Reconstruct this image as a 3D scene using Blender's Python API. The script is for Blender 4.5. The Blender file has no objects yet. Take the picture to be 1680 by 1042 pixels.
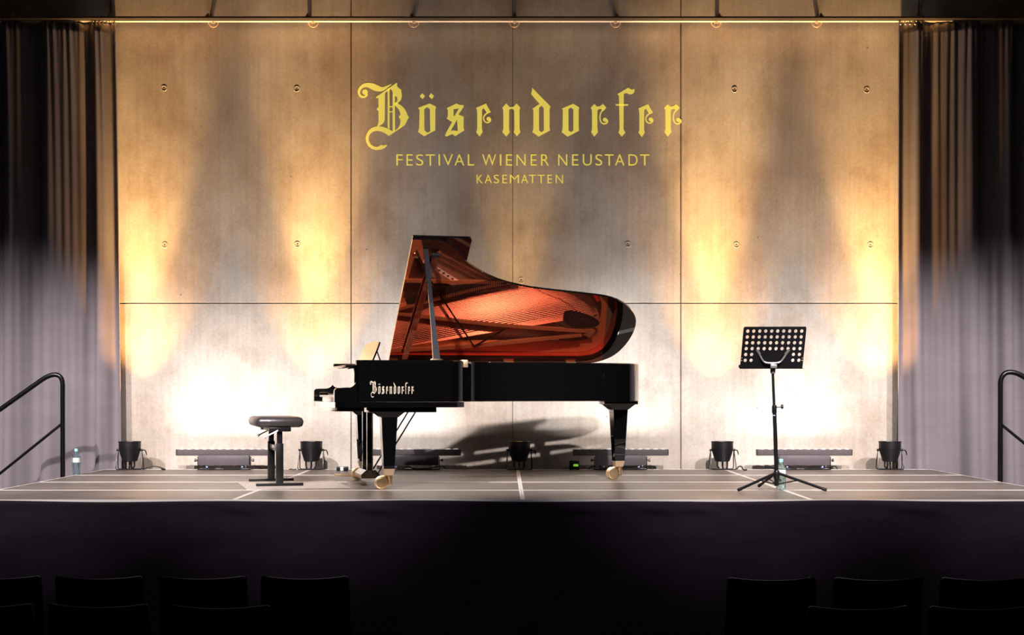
import bpy, bmesh, math, random
from mathutils import Vector, Matrix, Euler
random.seed(7)
PI = math.pi
R = math.radians
sc = bpy.context.scene
COL = sc.collection
F = 2370.0; VX = 829.0; HY = 645.0; EYE = 1.738; ST = 1.0   # focal length (px), vanishing point, eye height, stage top
def P(px, py, Y):
    return Vector(((px-VX)*Y/F, Y, EYE-(py-HY)*Y/F))
def PX(px, Y): return (px-VX)*Y/F
def PZ(py, Y): return EYE-(py-HY)*Y/F

# ------------------------------------------------------------ camera, world, exposure, lights
cd = bpy.data.cameras.new('camera'); cam = bpy.data.objects.new('camera', cd); COL.objects.link(cam)
cam.location = (0, 0, EYE); cam.rotation_euler = (R(90), 0, 0)
cd.sensor_width = 36; cd.lens = F/1680*36; cd.shift_x = (840-VX)/1680; cd.shift_y = (HY-521)/1680
cd.clip_end = 100
sc.camera = cam
sc.view_settings.view_transform = 'Standard'; sc.view_settings.look = 'None'
sc.view_settings.gamma = 1; sc.view_settings.use_curve_mapping = False
sc.view_settings.exposure = 0.0
w = bpy.data.worlds.new('world'); sc.world = w; w.use_nodes = True
w.node_tree.nodes['Background'].inputs[0].default_value = (1.0, .8, .75, 1)
w.node_tree.nodes['Background'].inputs[1].default_value = 0.012

def spot(name, loc, target, power, color, size, blend, radius):
    l = bpy.data.lights.new(name, 'SPOT'); l.energy = power; l.color = color
    l.spot_size = R(size); l.spot_blend = blend; l.shadow_soft_size = radius
    o = bpy.data.objects.new(name, l); COL.objects.link(o); o.location = loc
    o.rotation_euler = (Vector(target)-Vector(loc)).to_track_quat('-Z', 'Y').to_euler(); return o
WASH = (1.0, .90, .86)
for i, (x, tx) in enumerate([(-6.2, -5.0), (-3.8, -3.4), (-1.7, -1.4), (1.9, 1.6), (4.0, 3.6), (6.4, 5.0)]):
    spot('front_wash_light', (x, 5.5, 6.1), (tx, 12.4, 1.1), 3700, WASH, 35.5, .7, .06)
PARS = [(213, 'amber', 250), (511, 'amber', 520), (852, 'dim', 850), (1185, 'amber', 1165), (1460, 'amber', 1425)]
for px, kind, aim in PARS:
    x = PX(px, 13.84)
    k = {'amber': 1.0, 'dim': .22}[kind]
    spot('uplight', (x, 13.84, ST+.31), (PX(aim, 14.25), 14.30, ST+3.4), 480*k, (1.0, .50, .15), 56, 1.0, .03)
    spot('uplight_core', (x, 13.84, ST+.31), (PX(aim, 14.25), 14.27, ST+4.8), 420*k, (1.0, .62, .27), 33, 1.0, .03)
    spot('uplight_beam', (x, 13.84, ST+.31), (PX(aim, 14.25), 14.26, ST+5.6), 2050*k, (1.0, .57, .21), 27, 1.0, .03)
l = bpy.data.lights.new('added_fill_light', 'AREA'); l.shape = 'RECTANGLE'; l.size = 8; l.size_y = 2; l.energy = 80; l.spread = R(110); l.color = (.9, .85, 1)  # unseen fill light, added to lift the dark skirt and chair edges
o = bpy.data.objects.new('added_fill_light', l); COL.objects.link(o); o.location = (0, 6.2, 7.1)
BATTENS = [368, 678, 1018, 1319]
for px in BATTENS:
    for en, sp, tl in ((11.5, 160, 0), (6, 66, 0), (4.5, 42, 0)):
        l = bpy.data.lights.new('batten_light', 'AREA'); l.shape = 'RECTANGLE'; l.size = .88; l.size_y = .035
        l.energy = en; l.color = (1.0, .935, .90); l.spread = R(sp)
        o = bpy.data.objects.new('batten_light', l); COL.objects.link(o)
        o.location = (PX(px, 13.93), 13.905, ST+.226)
        o.rotation_euler = (R(180-tl), 0, 0)

# ------------------------------------------------------------ materials
MATS = {}
def new_mat(name):
    m = bpy.data.materials.new(name); m.use_nodes = True; MATS[name] = m
    return m, m.node_tree.nodes, m.node_tree.links, m.node_tree.nodes['Principled BSDF']
def mat(name, col, rough=.5, metal=0, coat=0, emis=None, es=0, noise=0, nscale=8, bump=0, bscale=60, trans=0, ior=1.45, spec=.5, sheen=0):
    m, N, L, b = new_mat(name)
    b.inputs['Base Color'].default_value = (*col, 1); b.inputs['Roughness'].default_value = rough
    b.inputs['Metallic'].default_value = metal; b.inputs['Coat Weight'].default_value = coat
    b.inputs['Coat Roughness'].default_value = .02
    b.inputs['Transmission Weight'].default_value = trans; b.inputs['IOR'].default_value = ior
    b.inputs['Specular IOR Level'].default_value = spec
    b.inputs['Sheen Weight'].default_value = sheen
    if emis: b.inputs['Emission Color'].default_value = (*emis, 1); b.inputs['Emission Strength'].default_value = es
    tc = N.new('ShaderNodeTexCoord')
    if noise:
        n = N.new('ShaderNodeTexNoise'); n.inputs['Scale'].default_value = nscale; n.inputs['Detail'].default_value = 6
        r = N.new('ShaderNodeValToRGB'); r.color_ramp.elements[0].position = .3; r.color_ramp.elements[1].position = .7
        r.color_ramp.elements[0].color = (*[max(0, c*(1-noise)) for c in col], 1)
        r.color_ramp.elements[1].color = (*[min(1, c*(1+noise)) for c in col], 1)
        L.new(tc.outputs['Object'], n.inputs['Vector']); L.new(n.outputs['Fac'], r.inputs['Fac']); L.new(r.outputs['Color'], b.inputs['Base Color'])
    if bump:
        n2 = N.new('ShaderNodeTexNoise'); n2.inputs['Scale'].default_value = bscale; n2.inputs['Detail'].default_value = 4
        bp = N.new('ShaderNodeBump'); bp.inputs['Strength'].default_value = bump; bp.inputs['Distance'].default_value = .01
        L.new(tc.outputs['Object'], n2.inputs['Vector']); L.new(n2.outputs['Fac'], bp.inputs['Height']); L.new(bp.outputs['Normal'], b.inputs['Normal'])
    return m

def concrete(name):
    m, N, L, b = new_mat(name)
    g = N.new('ShaderNodeNewGeometry')
    mp = N.new('ShaderNodeMapping'); mp.inputs['Scale'].default_value = (.9, 1, .75); L.new(g.outputs['Position'], mp.inputs['Vector'])
    n1 = N.new('ShaderNodeTexNoise'); n1.inputs['Scale'].default_value = 1.1; n1.inputs['Detail'].default_value = 9; n1.inputs['Roughness'].default_value = .62
    L.new(mp.outputs['Vector'], n1.inputs['Vector'])
    r1 = N.new('ShaderNodeValToRGB'); e = r1.color_ramp.elements
    e[0].position = .34; e[0].color = (.40, .335, .285, 1); e[1].position = .62; e[1].color = (.62, .58, .535, 1)
    L.new(n1.outputs['Fac'], r1.inputs['Fac'])
    # vertical formwork streaks
    mp2 = N.new('ShaderNodeMapping'); mp2.inputs['Scale'].default_value = (16, 1, .35); L.new(g.outputs['Position'], mp2.inputs['Vector'])
    n2 = N.new('ShaderNodeTexNoise'); n2.inputs['Scale'].default_value = 1.6; n2.inputs['Detail'].default_value = 8; L.new(mp2.outputs['Vector'], n2.inputs['Vector'])
    r2 = N.new('ShaderNodeValToRGB'); e = r2.color_ramp.elements
    e[0].position = .33; e[0].color = (.80, .78, .75, 1); e[1].position = .6; e[1].color = (1, 1, 1, 1); L.new(n2.outputs['Fac'], r2.inputs['Fac'])
    mx = N.new('ShaderNodeMixRGB'); mx.blend_type = 'MULTIPLY'; mx.inputs[0].default_value = .45
    L.new(r1.outputs['Color'], mx.inputs[1]); L.new(r2.outputs['Color'], mx.inputs[2])
    # fine grain and dark pores
    n3 = N.new('ShaderNodeTexNoise'); n3.inputs['Scale'].default_value = 45; n3.inputs['Detail'].default_value = 6; L.new(g.outputs['Position'], n3.inputs['Vector'])
    r3 = N.new('ShaderNodeValToRGB'); e = r3.color_ramp.elements
    e[0].position = .35; e[0].color = (.88, .87, .86, 1); e[1].position = .6; e[1].color = (1, 1, 1, 1); L.new(n3.outputs['Fac'], r3.inputs['Fac'])
    mx2 = N.new('ShaderNodeMixRGB'); mx2.blend_type = 'MULTIPLY'; mx2.inputs[0].default_value = .8
    L.new(mx.outputs[0], mx2.inputs[1]); L.new(r3.outputs['Color'], mx2.inputs[2])
    v = N.new('ShaderNodeTexVoronoi'); v.inputs['Scale'].default_value = 3.2; L.new(g.outputs['Position'], v.inputs['Vector'])
    r4 = N.new('ShaderNodeValToRGB'); e = r4.color_ramp.elements
    e[0].position = .018; e[0].color = (.35, .30, .27, 1); e[1].position = .036; e[1].color = (1, 1, 1, 1); L.new(v.outputs['Distance'], r4.inputs['Fac'])
    mx3 = N.new('ShaderNodeMixRGB'); mx3.blend_type = 'MULTIPLY'; mx3.inputs[0].default_value = .8
    L.new(mx2.outputs[0], mx3.inputs[1]); L.new(r4.outputs['Color'], mx3.inputs[2])
    # reddish-brown rust stains
    mp5 = N.new('ShaderNodeMapping'); mp5.inputs['Scale'].default_value = (2.2, 1, 1.3); mp5.inputs['Location'].default_value = (4.3, 0, 8.1); L.new(g.outputs['Position'], mp5.inputs['Vector'])
    n5 = N.new('ShaderNodeTexNoise'); n5.inputs['Scale'].default_value = 1.5; n5.inputs['Detail'].default_value = 12; n5.inputs['Roughness'].default_value = .75; L.new(mp5.outputs['Vector'], n5.inputs['Vector'])
    r5 = N.new('ShaderNodeValToRGB'); e = r5.color_ramp.elements
    e[0].position = .52; e[0].color = (0, 0, 0, 1); e[1].position = .74; e[1].color = (.5, .5, .5, 1); L.new(n5.outputs['Fac'], r5.inputs['Fac'])
    mx4 = N.new('ShaderNodeMixRGB'); mx4.inputs[2].default_value = (.25, .165, .115, 1)
    L.new(r5.outputs['Color'], mx4.inputs[0]); L.new(mx3.outputs[0], mx4.inputs[1])
    L.new(mx4.outputs[0], b.inputs['Base Color']); b.inputs['Roughness'].default_value = .75
    b.inputs['Specular IOR Level'].default_value = .3
    bp = N.new('ShaderNodeBump'); bp.inputs['Strength'].default_value = .05; bp.inputs['Distance'].default_value = .01
    L.new(n3.outputs['Fac'], bp.inputs['Height']); L.new(bp.outputs['Normal'], b.inputs['Normal'])
    return m
M_conc = concrete('concrete')
M_joint = mat('joint_grout', (.16, .12, .09), .9)
M_dark = mat('dark_plaster', (.02, .018, .018), .9)
M_floor = mat('hall_floor', (.012, .011, .012), .6, noise=.3)
M_black = mat('piano_lacquer', (.003, .003, .0035), .035, coat=1, spec=.6)
M_red = mat('lid_veneer', (.37, .145, .10), .03, metal=.92, noise=.10, nscale=5)
M_redrim = mat('red_inner_rim', (.55, .045, .02), .16, coat=.8, noise=.15, nscale=10)
M_gold = mat('cast_plate_gold', (.80, .40, .20), .38, metal=.6, bump=.1)
M_brass = mat('polished_brass', (1, .72, .42), .28, metal=1)
M_brassm = mat('satin_brass', (.95, .72, .48), .4, metal=.8)
M_sound = mat('soundboard_spruce', (.34, .225, .155), .6, noise=.15, nscale=4)
M_string = mat('steel_string', (.35, .30, .27), .25, metal=1)
M_copper = mat('copper_string', (.40, .16, .10), .28, metal=1)
M_felt = mat('red_felt', (.5, .02, .02), .9)
M_bfelt = mat('damper_black', (.01, .008, .008), .5)
M_white = mat('white_key', (.85, .82, .76), .2, coat=.5)
M_wood = mat('bridge_maple', (.6, .32, .14), .4)
M_grayst = mat('grey_lacquered_steel', (.016, .016, .020), .2, coat=.6)
M_brk = mat('bracket_steel', (.30, .28, .29), .35, metal=.7)
M_mahog = mat('mahogany_lacquer', (.20, .035, .015), .15, coat=1, noise=.2, nscale=12)
M_chrome = mat('chrome', (.8, .8, .82), .15, metal=1)
M_metalb = mat('black_metal', (.006, .006, .0075), .32, spec=.45)
M_railb = mat('black_rail_paint', (.003, .003, .004), .28, spec=.4)
M_fix = mat('fixture_housing', (.008, .007, .010), .42, spec=.5)
M_bat = mat('batten_housing', (.085, .072, .082), .45, spec=.4, noise=.1, nscale=30)
M_leather = mat('stool_leather', (.035, .03, .033), .3, spec=.7, bump=.15, bscale=90)
M_alu = mat('aluminium', (.85, .82, .80), .45, metal=.35)
M_rail = mat('rail_aluminium', (.42, .33, .26), .5, metal=.3)
M_chair = mat('chair_fabric', (.003, .003, .004), .9, spec=.1)
M_chairf = mat('chair_frame', (.03, .026, .024), .3, metal=.5)
M_lens = mat('uplight_lens', (.8, .7, .55), .2, emis=(1, .72, .38), es=1.1)
M_lensd = mat('uplight_lens_amber', (.8, .5, .2), .2, emis=(1, .6, .12), es=1.0)
M_led = mat('batten_lens', (.6, .6, .6), .3, emis=(1, .9, .85), es=.12)
M_green = mat('green_display', (.2, .7, .05), .3, emis=(.35, 1, .05), es=.7)
M_blue = mat('blue_connector', (.35, .48, .85), .4)
M_whitep = mat('white_plastic', (.8, .78, .76), .4)
M_mat = mat('clear_floor_mat', (.42, .37, .34), .5, noise=.12, nscale=30)
M_cable = mat('black_cable', (.01, .01, .011), .5)
M_yellow = mat('painted_projection_glow', (.55, .48, .12), .8, emis=(1.0, .82, .125), es=.50)  # glow put into the letter colour in place of projected light
M_giltl = mat('gilt_lettering', (1, .88, .70), .45, metal=.5)
M_pet = mat('bottle_plastic', (.62, .90, .94), .05, trans=1, ior=1.2)
M_water = mat('water', (.72, .93, .97), .02, trans=1, ior=1.33)
M_cap = mat('turquoise_cap', (.30, .72, .74), .4)
M_label = mat('bottle_label', (.55, .62, .62), .5)
M_text = mat('label_print', (.04, .08, .12), .5)

def m_deck():
    m, N, L, b = new_mat('deck_film')
    g = N.new('ShaderNodeNewGeometry')
    mp = N.new('ShaderNodeMapping'); mp.inputs['Scale'].default_value = (1, 3, 1); L.new(g.outputs['Position'], mp.inputs['Vector'])
    n = N.new('ShaderNodeTexNoise'); n.inputs['Scale'].default_value = 2.4; n.inputs['Detail'].default_value = 8; L.new(mp.outputs['Vector'], n.inputs['Vector'])
    r = N.new('ShaderNodeValToRGB'); e = r.color_ramp.elements
    e[0].position = .3; e[0].color = (.105, .085, .075, 1); e[1].position = .7; e[1].color = (.175, .150, .134, 1)
    L.new(n.outputs['Fac'], r.inputs['Fac']); L.new(r.outputs['Color'], b.inputs['Base Color'])
    v = N.new('ShaderNodeTexVoronoi'); v.inputs['Scale'].default_value = 55; L.new(g.outputs['Position'], v.inputs['Vector'])
    bp = N.new('ShaderNodeBump'); bp.inputs['Strength'].default_value = .25; bp.inputs['Distance'].default_value = .003
    L.new(v.outputs['Distance'], bp.inputs['Height']); L.new(bp.outputs['Normal'], b.inputs['Normal'])
    b.inputs['Roughness'].default_value = .38; b.inputs['Specular IOR Level'].default_value = .35
    return m
M_deck = m_deck()
def m_cloth(name, col, sc_=220, sheen=.0, amp=.26):
    m, N, L, b = new_mat(name)
    g = N.new('ShaderNodeNewGeometry')
    mp = N.new('ShaderNodeMapping'); mp.inputs['Scale'].default_value = (.6, 1, 2.2); L.new(g.outputs['Position'], mp.inputs['Vector'])
    n = N.new('ShaderNodeTexNoise'); n.inputs['Scale'].default_value = 3; n.inputs['Detail'].default_value = 10; n.inputs['Roughness'].default_value = .7
    L.new(mp.outputs['Vector'], n.inputs['Vector'])
    r = N.new('ShaderNodeValToRGB'); e = r.color_ramp.elements
    e[0].position = .3; e[0].color = (*[c*(1-amp) for c in col], 1); e[1].position = .7; e[1].color = (*[c*(1+amp) for c in col], 1)
    L.new(n.outputs['Fac'], r.inputs['Fac']); L.new(r.outputs['Color'], b.inputs['Base Color'])
    b.inputs['Roughness'].default_value = .95; b.inputs['Specular IOR Level'].default_value = .08
    b.inputs['Sheen Weight'].default_value = sheen
    return m
M_curt = m_cloth('curtain_velour', (.205, .182, .207), sheen=.15, amp=.08)
M_skirt = m_cloth('skirt_cloth', (.0145, .0098, .0165))

# ------------------------------------------------------------ mesh helpers
class MB:
    def __init__(s): s.v = []; s.f = []; s.m = []; s.mi = 0
    def add(s, vs, fs):
        b = len(s.v); s.v += [tuple(x) for x in vs]
        for f in fs: s.f.append([b+i for i in f]); s.m.append(s.mi)
        return s
    def box(s, a, b, bev=0):
        (x0, y0, z0), (x1, y1, z1) = a, b
        x0, x1 = min(x0, x1), max(x0, x1); y0, y1 = min(y0, y1), max(y0, y1); z0, z1 = min(z0, z1), max(z0, z1)
        if not bev:
            vs = [(x, y, z) for z in (z0, z1) for x, y in ((x0, y0), (x1, y0), (x1, y1), (x0, y1))]
            return s.add(vs, [(3, 2, 1, 0), (4, 5, 6, 7), (0, 1, 5, 4), (1, 2, 6, 5), (2, 3, 7, 6), (3, 0, 4, 7)])
        bm = bmesh.new(); bmesh.ops.create_cube(bm, size=1)
        for v in bm.verts: v.co = Vector(((x0+x1)/2+v.co.x*(x1-x0), (y0+y1)/2+v.co.y*(y1-y0), (z0+z1)/2+v.co.z*(z1-z0)))
        bmesh.ops.bevel(bm, geom=bm.edges[:], offset=bev, segments=2, affect='EDGES', profile=.5)
        bm.verts.index_update()
        s.add([v.co[:] for v in bm.verts], [[v.index for v in f.verts] for f in bm.faces]); bm.free(); return s
    def frustum(s, c0, s0, c1, s1):   # square-section taper between two centres, half sizes (sx, sy)
        vs = []
        for c, h in ((c0, s0), (c1, s1)):
            vs += [(c[0]-h[0], c[1]-h[1], c[2]), (c[0]+h[0], c[1]-h[1], c[2]), (c[0]+h[0], c[1]+h[1], c[2]), (c[0]-h[0], c[1]+h[1], c[2])]
        up = c1[2] > c0[2]
        fs = [(3, 2, 1, 0), (4, 5, 6, 7), (0, 1, 5, 4), (1, 2, 6, 5), (2, 3, 7, 6), (3, 0, 4, 7)]
        return s.add(vs, fs if up else [f[::-1] for f in fs])
    def tube(s, pts, r, n=10, caps=True):
        pts = [Vector(p) for p in pts]; rs = r if isinstance(r, (list, tuple)) else [r]*len(pts)
        b = len(s.v); T = (pts[1]-pts[0]).normalized()
        up = Vector((0, 0, 1)) if abs(T.z) < .9 else Vector((1, 0, 0))
        nrm = (up-T*up.dot(T)).normalized()
        for i, p in enumerate(pts):
            if i == 0: t = T
            elif i == len(pts)-1: t = (pts[i]-pts[i-1]).normalized()
            else: t = ((pts[i+1]-p).normalized()+(p-pts[i-1]).normalized()).normalized()
            nrm = (nrm-t*nrm.dot(t)).normalized(); bi = t.cross(nrm)
            for k in range(n):
                a = 2*PI*k/n; s.v.append(tuple(p+(nrm*math.cos(a)+bi*math.sin(a))*rs[i]))
        for i in range(len(pts)-1):
            for k in range(n):
                s.f.append([b+i*n+k, b+i*n+(k+1) % n, b+(i+1)*n+(k+1) % n, b+(i+1)*n+k]); s.m.append(s.mi)
        if caps:
            s.f.append([b+k for k in range(n)][::-1]); s.m.append(s.mi)
            e = b+(len(pts)-1)*n; s.f.append([e+k for k in range(n)]); s.m.append(s.mi)
        return s
    def lathe(s, c, prof, n=28, axis='z'):   # prof (r, h) bottom to top
        b = len(s.v)
        for r, h in prof:
            for k in range(n):
                a = 2*PI*k/n; x, y = r*math.cos(a), r*math.sin(a)
                p = (x, y, h) if axis == 'z' else ((y, h, x) if axis == 'y' else (h, x, y))
                s.v.append((c[0]+p[0], c[1]+p[1], c[2]+p[2]))
        for i in range(len(prof)-1):
            for k in range(n):
                s.f.append([b+i*n+k, b+i*n+(k+1) % n, b+(i+1)*n+(k+1) % n, b+(i+1)*n+k]); s.m.append(s.mi)
        if prof[0][0] > 1e-5: s.f.append([b+k for k in range(n)][::-1]); s.m.append(s.mi)
        if prof[-1][0] > 1e-5: e = b+(len(prof)-1)*n; s.f.append([e+k for k in range(n)]); s.m.append(s.mi)
        return s
    def prism(s, poly, fn0, fn1):   # polygon of 2-D points; fn maps (a, b) to a 3-D point
        n = len(poly); vs = [fn0(*p) for p in poly]+[fn1(*p) for p in poly]
        fs = [tuple(range(n))[::-1], tuple(range(n, 2*n))]+[(i, (i+1) % n, n+(i+1) % n, n+i) for i in range(n)]
        return s.add(vs, fs)
    def build(s, name, mats, parent=None, smooth=25, normals=True):
        me = bpy.data.meshes.new(name); me.from_pydata(s.v, [], s.f)
        for m in (mats if isinstance(mats, (list, tuple)) else [mats]): me.materials.append(m)
        me.polygons.foreach_set('material_index', s.m)
        if normals:
            bm = bmesh.new(); bm.from_mesh(me); bmesh.ops.recalc_face_normals(bm, faces=bm.faces); bm.to_mesh(me); bm.free()
        if smooth:
            me.polygons.foreach_set('use_smooth', [True]*len(me.polygons)); me.set_sharp_from_angle(angle=R(smooth))
        me.update()
        o = bpy.data.objects.new(name, me); COL.objects.link(o)
        if parent: o.parent = parent
        return o
def tag(o, label=None, cat=None, group=None, kind=None):
    for k, v in (('label', label), ('category', cat), ('group', group), ('kind', kind)):
        if v: o[k] = v
    return o
def thing(name, label, cat, loc=(0, 0, 0), rz=0, group=None):
    o = bpy.data.objects.new(name, None); COL.objects.link(o); o.location = loc; o.rotation_euler = (0, 0, rz)
    o.empty_display_size = .1
    return tag(o, label, cat, group)
def copy_tree(o, parent=None):
    c = o.copy(); COL.objects.link(c); c.parent = parent
    for ch in list(o.children): copy_tree(ch, c)
    return c
def catmull(pts, k=6, closed=False):
    n = len(pts); out = []
    for i in range(n if closed else n-1):
        if closed: p = [pts[(i+j) % n] for j in (-1, 0, 1, 2)]
        else: p = [pts[max(0, min(n-1, i+j))] for j in (-1, 0, 1, 2)]
        for q in range(k):
            t = q/k
            out.append(tuple(.5*(2*p[1][d]+(p[2][d]-p[0][d])*t+(2*p[0][d]-5*p[1][d]+4*p[2][d]-p[3][d])*t*t+(-p[0][d]+3*p[1][d]-3*p[2][d]+p[3][d])*t**3) for d in range(len(pts[0]))))
    if not closed: out.append(tuple(pts[-1]))
    return out
def filled(shapes, depth, name='fill'):
    """shapes: list of groups; a group is a list of loops (outer + holes). Returns verts, faces in 2-D plane with thickness."""
    V = []; Fc = []
    for loops in shapes:
        cu = bpy.data.curves.new(name, 'CURVE'); cu.dimensions = '2D'; cu.fill_mode = 'BOTH'; cu.extrude = depth/2
        for lp in loops:
            sp = cu.splines.new('POLY'); sp.points.add(len(lp)-1)
            for i, q in enumerate(lp): sp.points[i].co = (q[0], q[1], 0, 1)
            sp.use_cyclic_u = True
        ob = bpy.data.objects.new(name, cu); me = bpy.data.meshes.new_from_object(ob)
        b = len(V); V += [tuple(v.co) for v in me.vertices]; Fc += [[b+i for i in p.vertices] for p in me.polygons]
        bpy.data.objects.remove(ob); bpy.data.curves.remove(cu); bpy.data.meshes.remove(me)
    return V, Fc

# ------------------------------------------------------------ structure: hall shell and the concrete wall
WY = 14.25
def struct(name, mb, m, parent=None, **k):
    o = mb.build(name, m, parent, **k)
    if parent is None: o['kind'] = 'structure'
    return o
struct('floor', MB().box((-9, -2, -.1), (9, WY, 0)), M_floor)
wall = struct('wall_back', MB().box((-9, WY+.02, 0), (9, WY+.3, 7.2)), M_joint)
struct('wall_left', MB().box((-9.2, -2, 0), (-9, WY+.3, 7.2)), M_dark)
struct('wall_right', MB().box((9, -2, 0), (9.2, WY+.3, 7.2)), M_dark)
struct('wall_rear', MB().box((-9.2, -2.2, 0), (9.2, -2, 7.2)), M_dark)
struct('ceiling', MB().box((-9.2, -2.2, 7.2), (9.2, WY+.3, 7.4)), M_dark)
jx = [-9] + [PX(p, WY) for p in (-210, 181, 576, 841, 1117, 1508, 1860)] + [9]
jz = [0, PZ(497.5, WY), PZ(29, WY), 7.2]
for i in range(len(jx)-1):
    for k in range(3):
        gl = .005 if i != 4 else .0025; gr = .005 if i != 3 else .0025
        g = .0045
        x0, x1 = jx[i]+gl*(i > 0), jx[i+1]-gr*(i < len(jx)-2)
        proud = 0
        MB().box((x0, WY-proud, jz[k]+g*(k > 0)), (x1, WY+.03, jz[k+1]-g*(k < 2)), .003).build('concrete_panel', M_conc, wall, smooth=0)
M_plug = mat('tie_plug', (.56, .50, .43), .8)
for px, py in ((269, 145), (487, 146), (1205, 147), (1422, 148), (488, 401), (1030, 401), (1208, 402), (1428, 402), (270, 402), (855, 460)):
    c = Vector((PX(px, WY), WY-.004, PZ(py, WY)))
    tor = [(c.x+.026*math.cos(a), WY+.0005, c.z+.026*math.sin(a)) for a in [2*PI*k/18 for k in range(19)]]
    MB().tube(tor, .003, 6).build('tie_hole_rim', M_plug, wall)
    MB().lathe(c+Vector((0, .0025, 0)), [(.007, 0), (.007, .003)], 12, 'y').build('tie_hole_plug', M_joint, wall)

# ------------------------------------------------------------ stage
SX0, SX1, SY0, SY1 = -3.88, 4.12, 10.0, 14.0
stage = thing('stage_platform', 'wide stage platform of brown decks with bright metal joints', 'stage', (.12, 12, 0))
def par_off(mb, off):
    mb.v = [(v[0]-off[0], v[1]-off[1], v[2]-off[2]) for v in mb.v]; return mb
SO = (.12, 12, 0)
for i in range(4):
    for j in range(4):
        x0 = SX0+2*i; y0 = SY0+j
        f = MB(); a = .016
        f.box((x0+.001, y0+.001, ST-.09), (x0+2-.001, y0+a, ST)).box((x0+.001, y0+1-a, ST-.09), (x0+2-.001, y0+1-.001, ST))
        f.box((x0+.001, y0+a, ST-.09), (x0+a, y0+1-a, ST)).box((x0+2-a, y0+a, ST-.09), (x0+2-.001, y0+1-a, ST))
        d = par_off(MB().box((x0+a, y0+a, ST-.03), (x0+2-a, y0+1-a, ST-.0015)), SO).build('deck_panel', M_deck, stage)
        par_off(f, SO).build('deck_frame', M_alu, d, smooth=0)
for x in (SX0+.06, SX0+2, SX0+4, SX0+6, SX1-.06):
    for y in (SY0+.06, SY0+1.3, SY0+2.7, SY1-.06):
        par_off(MB().tube([(x, y, 0), (x, y, ST-.09)], .024), SO).build('leg', M_alu, stage)
# cloth skirt along the front
mb = MB(); nx, nz = 240, 40
for k in range(nz+1):
    z = ST-.008-(ST-.012)*k/nz
    for i in range(nx+1):
        x = SX0-.01+(SX1-SX0+.02)*i/nx; t = k/nz
        wv = .009*math.sin(x*2.1+1)*t+.006*math.sin(x*5.3+3*t)*min(1, t*4)+.004*math.sin(x*11+8*t)*min(1, t*3)
        swag = 0
        for cx, cw in ((PX(950, 10), .42), (PX(395, 10), .22), (PX(625, 10), .3), (PX(1080, 10), .25), (PX(1145, 10), .2), (PX(1500, 10), .3)):
            d = (x-cx)/cw
            if abs(d) < 1: swag += .022*math.cos(d*PI/2)**2*math.exp(-((t-.055-.02*d)/.022)**2)
        mb.v.append((x, 9.985-.012-wv-swag-.004*(t < .03), z-(.0035*(math.sin(x*1.9)+math.sin(x*4.3+1)) if k == 0 else 0)))
for k in range(nz):
    for i in range(nx):
        a = k*(nx+1)+i; mb.f.append([a, a+1, a+nx+2, a+nx+1]); mb.m.append(0)
sk = mb.build('stage_skirt', M_skirt, smooth=180)
md = sk.modifiers.new('thick', 'SOLIDIFY'); md.thickness = .003; md.offset = -1
tag(sk, 'black purple cloth skirt hung along the front of the stage', 'stage skirt')

# ------------------------------------------------------------ curtain track and curtains
RY = 14.1
zt, zb = PZ(27.5, RY), PZ(33.5, RY)
tr = thing('curtain_track', 'long metal curtain track across the top of the concrete wall', 'curtain track', (0, RY, zb))
MB().box((-6.6, -.02, .0), (6.8, .02, zt-zb), .003).build('rail', M_rail, tr)
MB().box((-6.6, -.028, -.012), (6.8, .028, -.001)).build('flange', mat('flange_metal', (.9, .78, .6), .35, metal=.5), tr)
for px in (180, 341, 505, 676, 844, 1012, 1180, 1347, 1512, 20, 1670):
    x = PX(px, RY)
    MB().box((x-.02, -.02, zt-zb), (x+.02, WY-RY, zt-zb+.012)).tube([(x, 0, zt-zb), (x, 0, zt-zb+.03)], .012, 8).build('wall_bracket', M_rail, tr)
hook = None
for n_, px in enumerate((350, 514, 679, 844, 1010, 1175, 1340)):
    x = PX(px, RY); z = zb-.014
    names = ['left of the big letter, nearest the left curtain', '', '', '', '', '', '']
    root = thing('curtain_ring', '', 'ring', (x, RY, z), 0, 'bare rings along the curtain track')
    root['label'] = ['bare metal ring on the track, first from the left curtain', 'bare metal ring on the track, second from the left curtain',
                     'bare metal ring on the track above the big capital letter', 'middle bare metal ring on the track, above the central wall joint',
                     'bare metal ring on the track, third from the right curtain', 'bare metal ring on the track, second from the right curtain',
                     'bare metal ring on the track, first from the right curtain'][n_]
    if hook is None:
        m1 = MB().lathe((0, 0, -.012), [(.018, 0), (.018, .012)], 14)
        h1 = m1.build('glide', M_brassm, root)
        pts = [(.048*math.cos(a), 0, -.006+.046*math.sin(a)) for a in [PI+PI*k/14 for k in range(15)]]
        h2 = MB().tube(pts, .0045, 8).build('loop', M_brassm, root)
        h3 = MB().tube([(0, 0, -.012), (0, 0, -.05)], .004, 8).build('pin', M_brassm, root)
        hook = (h1, h2, h3)
    else:
        for h in hook:
            c = h.copy(); COL.objects.link(c); c.parent = root

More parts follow.
